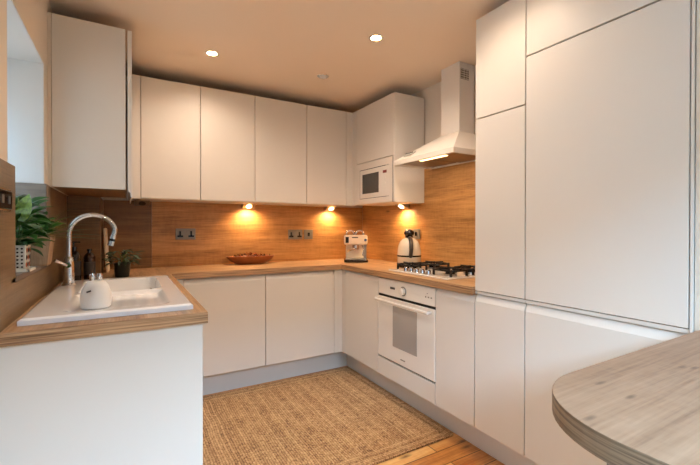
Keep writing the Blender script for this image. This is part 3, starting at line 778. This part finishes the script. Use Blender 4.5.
# ---------------------------------------------------------------- bowl with dried petals
t = thing('wooden_bowl', 'long oval carved wooden bowl on the back worktop under the wall cabinets', 'bowl', (-.655, .398, WT + .001))
b = MB(); b.lathe([(0, 0), (.50, 0), (.62, .007), (.86, .036), (1.0, .066), (.965, .067), (.80, .042), (.55, .014), (0, .012)], seg=48, sc=(.205, .084)); 
b.build('bowl', 'terracotta', t, smooth=True)
G = 'dried petals heaped in the wooden bowl'
pm = []
for k, mt in enumerate(('potpourri_a', 'potpourri_b', 'potpourri_c')):
    m = MB()
    for q in range(90):
        a = random.uniform(0, 2 * PI); rr_ = math.sqrt(random.random())
        p = Vector((.160 * rr_ * math.cos(a), .058 * rr_ * math.sin(a), .050 + .030 * (1 - rr_) + random.uniform(-.003, .012)))
        leaf(m, p, (random.uniform(-1, 1), random.uniform(-1, 1), random.uniform(-.1, .8)), random.uniform(.014, .026), random.uniform(.008, .016), droop=random.uniform(-1, 1), fold=.4, n=3, tw=random.uniform(-1.5, 1.5))
    pm.append((m, mt))
allm = MB(); allm.bm.free(); 
m = MB(); tmp = []
big = bmesh.new()
for i, (mm, mt) in enumerate(pm):
    for f in mm.bm.faces: f.material_index = i
    me = bpy.data.meshes.new('x'); mm.bm.to_mesh(me); big.from_mesh(me); bpy.data.meshes.remove(me)
core = bmesh.ops.create_uvsphere(big, u_segments=20, v_segments=10, radius=1)
bmesh.ops.transform(big, matrix=Matrix.Translation((0, 0, .052)) @ Matrix.Diagonal((.155, .056, .024, 1)), verts=core['verts'])
for v in core['verts']:
    for f in v.link_faces: f.material_index = 2
me = bpy.data.meshes.new('dried_petals'); big.to_mesh(me)
for _, mt in pm: me.materials.append(M_[mt])
o = bpy.data.objects.new('dried_petals', me); COL.objects.link(o); o.location = (-.655, .398, WT + .001)
tag(o, 'heap of rust and brown dried petals filling the wooden bowl', 'petals'); o['kind'] = 'stuff'

# ---------------------------------------------------------------- coffee machine
t = thing('espresso_machine', 'cream retro espresso machine in the back right corner of the worktop', 'coffee machine', (.235, .175, WT + .001), -.50)
w = .105
MB().box(-w, w, -.125, .115, 0, .022).build('base', 'gloss_black', t, bevel=.006)
m = MB(); m.box(-w + .015, w - .015, -.118, -.005, .0225, .029); m.build('drip_tray', 'steel', t, bevel=.002)
MB().box(-w + .018, w - .030, .0, .11, .0225, .150).build('body', 'cream_paint', t, bevel=.012, seg=3)
MB().box(w - .028, w - .004, .01, .105, .0225, .150).build('water_tank', 'steel', t, bevel=.004)
hd = MB().box(-w, w, -.075, .112, .151, .240).build('head', 'cream_paint', t, bevel=.016, seg=3)
MB().box(-w + .014, -w + .042, -.078, -.074, .170, .222).build('switch_panel', 'gloss_black', hd, bevel=.001)
MB().box(-.035, .020, -.0775, -.074, .213, .222).build('badge', 'print', hd)
g = MB(); g.cyl((0, -.035, .138), .030, .026); g.build('group_head', 'chrome', t, smooth=True)
g = MB(); g.cyl((0, -.035, .117), .027, .014); g.tube([(-.0, -.05, .116), (-.035, -.10, .112), (-.070, -.135, .106)], .008, 12, r_end=.011); g.build('portafilter', 'chrome', t, smooth=True)
g = MB(); g.tube([(.062, -.03, .150), (.066, -.06, .12), (.064, -.075, .07)], .0045, 10); g.tube([(.064, -.075, .085), (.063, -.078, .055)], .008, 12); g.build('steam_wand', 'chrome', t, smooth=True)
for cx in (-.048, .038):
    for cy in (-.055, .06):
        MB().tube([(cx - .034, cy, .238)] + [(cx - .034 * math.cos(a), cy, .252 + .026 * math.sin(a)) for a in [PI * k / 10 for k in range(11)]] + [(cx + .034, cy, .238)], .006, 10).build('cup_rail', 'chrome', t, smooth=True)
g = MB(); g.cyl((w - .020, -.080, .196), .012, .014, 'y'); g.build('steam_knob', 'chrome', t, smooth=True)

# ---------------------------------------------------------------- kettle
t = thing('kettle', 'cream domed kettle with dark handle and black lid knob behind the hob', 'kettle', (.338, -.460, WT + .001), -.55)
MB().cyl((0, 0, .010), .088, .020, seg=36).build('base', 'gloss_black', t, bevel=.004, smooth=True)
b = MB(); b.lathe([(0, .021), (.086, .021), (.092, .03), (.092, .095), (.090, .130), (.083, .168), (.070, .198), (.050, .218), (.034, .226), (0, .228)], seg=40); b.build('body', 'cream_paint', t, smooth=True)
b = MB(); b.lathe([(.0925, .083), (.0945, .084), (.0945, .094), (.0915, .095)], seg=40); b.build('band', 'gloss_black', t, smooth=True)
b = MB(); b.cyl((0, 0, .235), .028, .012, seg=24); b.ball((0, 0, .264), .036, (1.15, 1.0, .78), 20); b.build('lid_knob', 'gloss_black', t, smooth=True)
hpts = []
for a in range(15):
    q = a / 14; ang = PI * q
    hpts.append((0, -.080 - .045 * math.sin(ang), .085 + .145 * q - .0 + .0 * math.cos(ang)) if q < 1 else (0, -.045, .226))
b = MB(); b.tube(hpts, .015, 12); b.build('handle', 'handle_dark', t, smooth=True)
b = MB(); b.tube([(0, .075, .15), (0, .105, .185), (0, .118, .205)], .020, 14, r_end=.012); b.build('spout', 'cream_paint', t, smooth=True)

# ---------------------------------------------------------------- sockets
def socket_mesh(parent, w, h, gangs, plate='plate', single_switch=False):
    MB().box(-w / 2, w / 2, -.009, 0, -h / 2, h / 2).build('plate', plate, parent, bevel=.002)
    if single_switch:
        MB().box(-.011, .011, -.0125, -.0085, -.016, .016).build('rocker', 'gloss_black', parent, bevel=.0015)
        return
    for g_ in gangs:
        m = MB(); m.box(g_ - .0065, g_ + .0065, -.010, -.0085, -.012, .024); m.box(g_ - .021, g_ + .021, -.0102, -.0085, -.024, -.010)
        m.build('pin_slot', 'gloss_black', parent)
    for sx in ((-.011, .011) if len(gangs) == 2 else (.030,)):
        MB().box(sx - .008, sx + .008, -.013, -.0085, .012, .032).build('rocker_switch', 'plate', parent, bevel=.0015)
def sock(label, x, z, w=.146, h=.088, gangs=(-.040, .040), **k):
    t = thing('wall_socket', label, 'socket', (x, YW - .0005, z)); socket_mesh(t, w, h, gangs, **k); return t
sock('double grey metal wall socket on the back splashback, left of the wooden bowl', -1.150, 1.163)
sock('double grey metal wall socket on back splashback between the two lit cabinet lamps', -.222, 1.152, .137)
t = thing('wall_switch', 'square grey metal switch on the back splashback, right of a double socket', 'switch', (-.090, YW - .0005, 1.152)); socket_mesh(t, .086, .088, (), single_switch=True)
t = thing('wall_socket', 'grey metal socket plate on the right splashback, directly behind the kettle lid', 'socket', (XW - .0005, -.245, 1.165), RR); socket_mesh(t, .086, .082, (0,))
t = thing('wall_switch', 'grey metal switch plate on the right splashback, to the right of the kettle', 'switch', (XW - .0005, -.352, 1.165), RR); socket_mesh(t, .086, .082, (), single_switch=True)
t = thing('wall_socket', 'brass-rimmed double socket on the left wall splashback at the picture edge', 'socket', (XL + .0005, -1.300, 1.300), PI / 2)
MB().box(-.078, .078, -.004, 0, -.034, .034).build('rim', 'brass', t, bevel=.003); 
MB().box(-.072, .072, -.008, -.004, -.028, .028).build('plate', 'gloss_black', t, bevel=.002)
for g_ in (-.036, .036): MB().box(g_ - .010, g_ + .010, -.0095, -.0075, -.012, .012).build('rocker_switch', 'steel', t)

# ---------------------------------------------------------------- lamps
def spot(name, parent, loc, power, size, color, blend=.8, radius=.02, rot=(0, 0, 0)):
    l = bpy.data.lights.new(name, 'SPOT'); l.energy = power; l.spot_size = size; l.spot_blend = blend; l.color = color; l.shadow_soft_size = radius
    o = bpy.data.objects.new(name, l); COL.objects.link(o); o.parent = parent; o.location = loc; o.rotation_euler = rot; return o
WARM = (1.0, .80, .63)
def cab_light(label, x, y, rz, lit=True):
    t = thing('cabinet_light', label, 'light', (x, y, ZU0 - .0005), rz, group=None)
    # wedge: deep side against the wall
    MB().prism([(0.0, 0), (.075, 0), (.075, -.036), (.060, -.036)], 'x', -.050, .050).build('housing', 'steel', t, bevel=.001)
    a = math.atan2(.036, .060)
    Mx = Matrix.Translation((0, .030, -.019)) @ Matrix.Rotation(-a, 4, 'X')
    b = MB(); b.cyl((0, 0, -.002), .024, .004, seg=24, M=Mx); b.build('lens', 'led_small' if lit else 'print', t)
    if lit: spot('cabinet_light_lamp', t, (0, .022, -.040), 7.5, 2.7, (1, .66, .34), rot=(.22, 0, 0), radius=.03)
cab_light('lit triangular lamp under wall cabinets above the wooden bowl', -.662, .400, 0)
cab_light('lit triangular lamp under the rightmost back wall cabinet near the coffee machine', .120, .400, 0)
cab_light('unlit dark triangular lamp under the wall cabinet behind the tap', -1.455, .400, 0, lit=False)
cab_light('lit triangular lamp under the microwave cabinet above the kettle', XW - .090, -.22, RR)

def downlight(label, x, y, lit=True, power=13):
    t = thing('ceiling_downlight', label, 'downlight', (x, y, ZC))
    b = MB(); b.lathe([(.030, -.0005), (.042, -.0005), (.043, -.003), (.038, -.006), (.031, -.004), (.030, -.0005)], seg=36); b.build('bezel', 'chrome', t, smooth=True)
    MB().cyl((0, 0, -.0022), .029, .003, seg=28).build('bulb', 'led' if lit else 'pvc', t)
    if lit: spot('downlight_lamp', t, (0, 0, -.012), power, 2.75, WARM, blend=.9, radius=.03)
downlight('lit recessed ceiling spotlight towards the left, above the sink side', -1.082, -.233, power=15.5)
downlight('bright lit recessed ceiling spotlight nearer the camera, in front of the hood', -.292, -.929, power=24)
downlight('unlit pale recessed ceiling spotlight near the microwave corner', -.306, -.257, lit=False)
downlight('lit recessed ceiling spotlight over the sink end, above the picture', -1.082, -.99, power=5)
downlight('lit recessed ceiling spotlight over the tall units, above the picture', -.292, -1.65, power=9)
downlight('lit recessed ceiling spotlight over the middle of the room, above the picture', -1.082, -1.75, power=3.5)
# hood lamp
hl = bpy.data.lights.new('hood_lamp', 'AREA'); hl.shape = 'RECTANGLE'; hl.size = .03; hl.size_y = .25; hl.energy = 1.2; hl.color = (1, .75, .48)
hood = [o for o in bpy.data.objects if o.name == 'extractor_hood'][0]
ho = bpy.data.objects.new('hood_lamp', hl); COL.objects.link(ho); ho.parent = hood; ho.location = (.200, -.862, .001)

# ---------------------------------------------------------------- rug
rx0, rx1, ry0, ry1 = -1.325, .108, -1.178, .085
hx, hy = (rx1 - rx0) / 2, (ry1 - ry0) / 2
m = MB(); R_ = .035; pts = []
for cx, cy, a0 in ((hx - R_, hy - R_, 0), (-hx + R_, hy - R_, PI / 2), (-hx + R_, -hy + R_, PI), (hx - R_, -hy + R_, 1.5 * PI)):
    for k in range(7): a = a0 + PI / 2 * k / 6; pts.append((cx + R_ * math.cos(a), cy + R_ * math.sin(a)))
m.prism(pts, 'z', 0, .010)
o = m.build('rug', rug_mat('braided_jute', hx, hy), bevel=.004, loc=((rx0 + rx1) / 2, (ry0 + ry1) / 2, .001))
tag(o, 'rectangular braided tan jute rug on the pine floor between the cabinets', 'rug')

# ---------------------------------------------------------------- breakfast bar
bx0, by1, bx1_, by0 = -.950, -2.335, .003, -3.05
t = thing('breakfast_bar', 'oak-effect breakfast bar with rounded corner beside the tall units', 'breakfast bar', (0, 0, 0))
R1 = .200
pts = [(bx1_, by0), (bx1_, by1)]
for k in range(15): a = PI / 2 + PI / 2 * k / 14; pts.append((bx0 + R1 + R1 * math.cos(a), by1 - R1 + R1 * math.sin(a)))
pts.append((bx0, by0))
band_sides(MB().prism(pts, 'z', WB, WT).build('bar_top', ['oak_bar', 'bar_edge'], t, bevel=.0015))
MB().box(-.938, -.900, by0 + .02, -2.502, 0, WB - .001).build('support_panel', 'grey_wood', t, bevel=.001)

# ---------------------------------------------------------------- daylight
def area(name, loc, rot, sx, sy, power, color):
    l = bpy.data.lights.new(name, 'AREA'); l.shape = 'RECTANGLE'; l.size = sx; l.size_y = sy; l.energy = power; l.color = color
    o = bpy.data.objects.new(name, l); COL.objects.link(o); o.location = loc; o.rotation_euler = rot; return o
area('garden_sky_daylight', (-2.0, YREAR - 5.0, 6.2), (math.radians(58), 0, math.radians(-8)), 9.0, 4.4, 3700, (.44, .71, 1.0))
area('window_daylight', (-2.32, (WY0 + WY1) / 2, 1.5), (0, -PI / 2, 0), .95, .65, 2.6, (.74, .88, 1.0))
area('unseen_window_daylight', (-2.45, -3.0, 1.6), (0, -PI / 2, 0), 1.1, 1.0, 17, (.50, .76, 1.0))  # area light outside the added window, cools the fridge doors
w = bpy.data.worlds.new('World'); S.world = w; w.use_nodes = True
bg = w.node_tree.nodes['Background']; bg.inputs[0].default_value = (.62, .76, 1, 1); bg.inputs[1].default_value = 0.12

GROUPS = {'base_cabinet': 'handleless base cabinets', 'wall_cabinet': 'handleless wall cabinets', 'corner_post': 'corner posts between cabinets', 'filler_panel': 'filler strips beside the cabinets',
          'plinth': 'plinth boards under the cabinets', 'splashback': 'oak-effect splashback sheets', 'worktop': 'oak-effect worktops', 'wall_socket': 'wall sockets', 'wall_switch': 'metal wall switches',
          'cabinet_light': 'triangular lamps under the wall cabinets', 'ceiling_downlight': 'recessed ceiling spotlights', 'soap_bottle': 'dark bottles behind the sink', 'potted_plant': 'potted plants'}
for o in bpy.data.objects:
    k = o.name.split('.')[0]
    if o.parent is None and k in GROUPS and 'label' in o.keys(): o['group'] = GROUPS[k]

# ---------------------------------------------------------------- camera
f, yaw, pit, rol, cx, cy, cz, sy = 384.5034, .52788, -.00653, .00133, -1.5601, -2.8044, 1.2177, -2.5789
fw = Vector((math.sin(yaw) * math.cos(pit), math.cos(yaw) * math.cos(pit), math.sin(pit)))
rt = Vector((math.cos(yaw), -math.sin(yaw), 0)); up = rt.cross(fw)
r2 = rt * math.cos(rol) + up * math.sin(rol); u2 = -rt * math.sin(rol) + up * math.cos(rol)
cam = bpy.data.cameras.new('camera'); co = bpy.data.objects.new('camera', cam); COL.objects.link(co)
co.matrix_world = Matrix(((r2.x, u2.x, -fw.x, cx), (r2.y, u2.y, -fw.y, cy), (r2.z, u2.z, -fw.z, cz), (0, 0, 0, 1)))
cam.sensor_width = 36; cam.lens = f / 700 * 36; cam.shift_y = sy / 700; cam.clip_start = .02
S.camera = co
S.view_settings.view_transform = 'Standard'; S.view_settings.look = 'None'; S.view_settings.gamma = 1
S.view_settings.use_curve_mapping = False; S.view_settings.exposure = 0.80
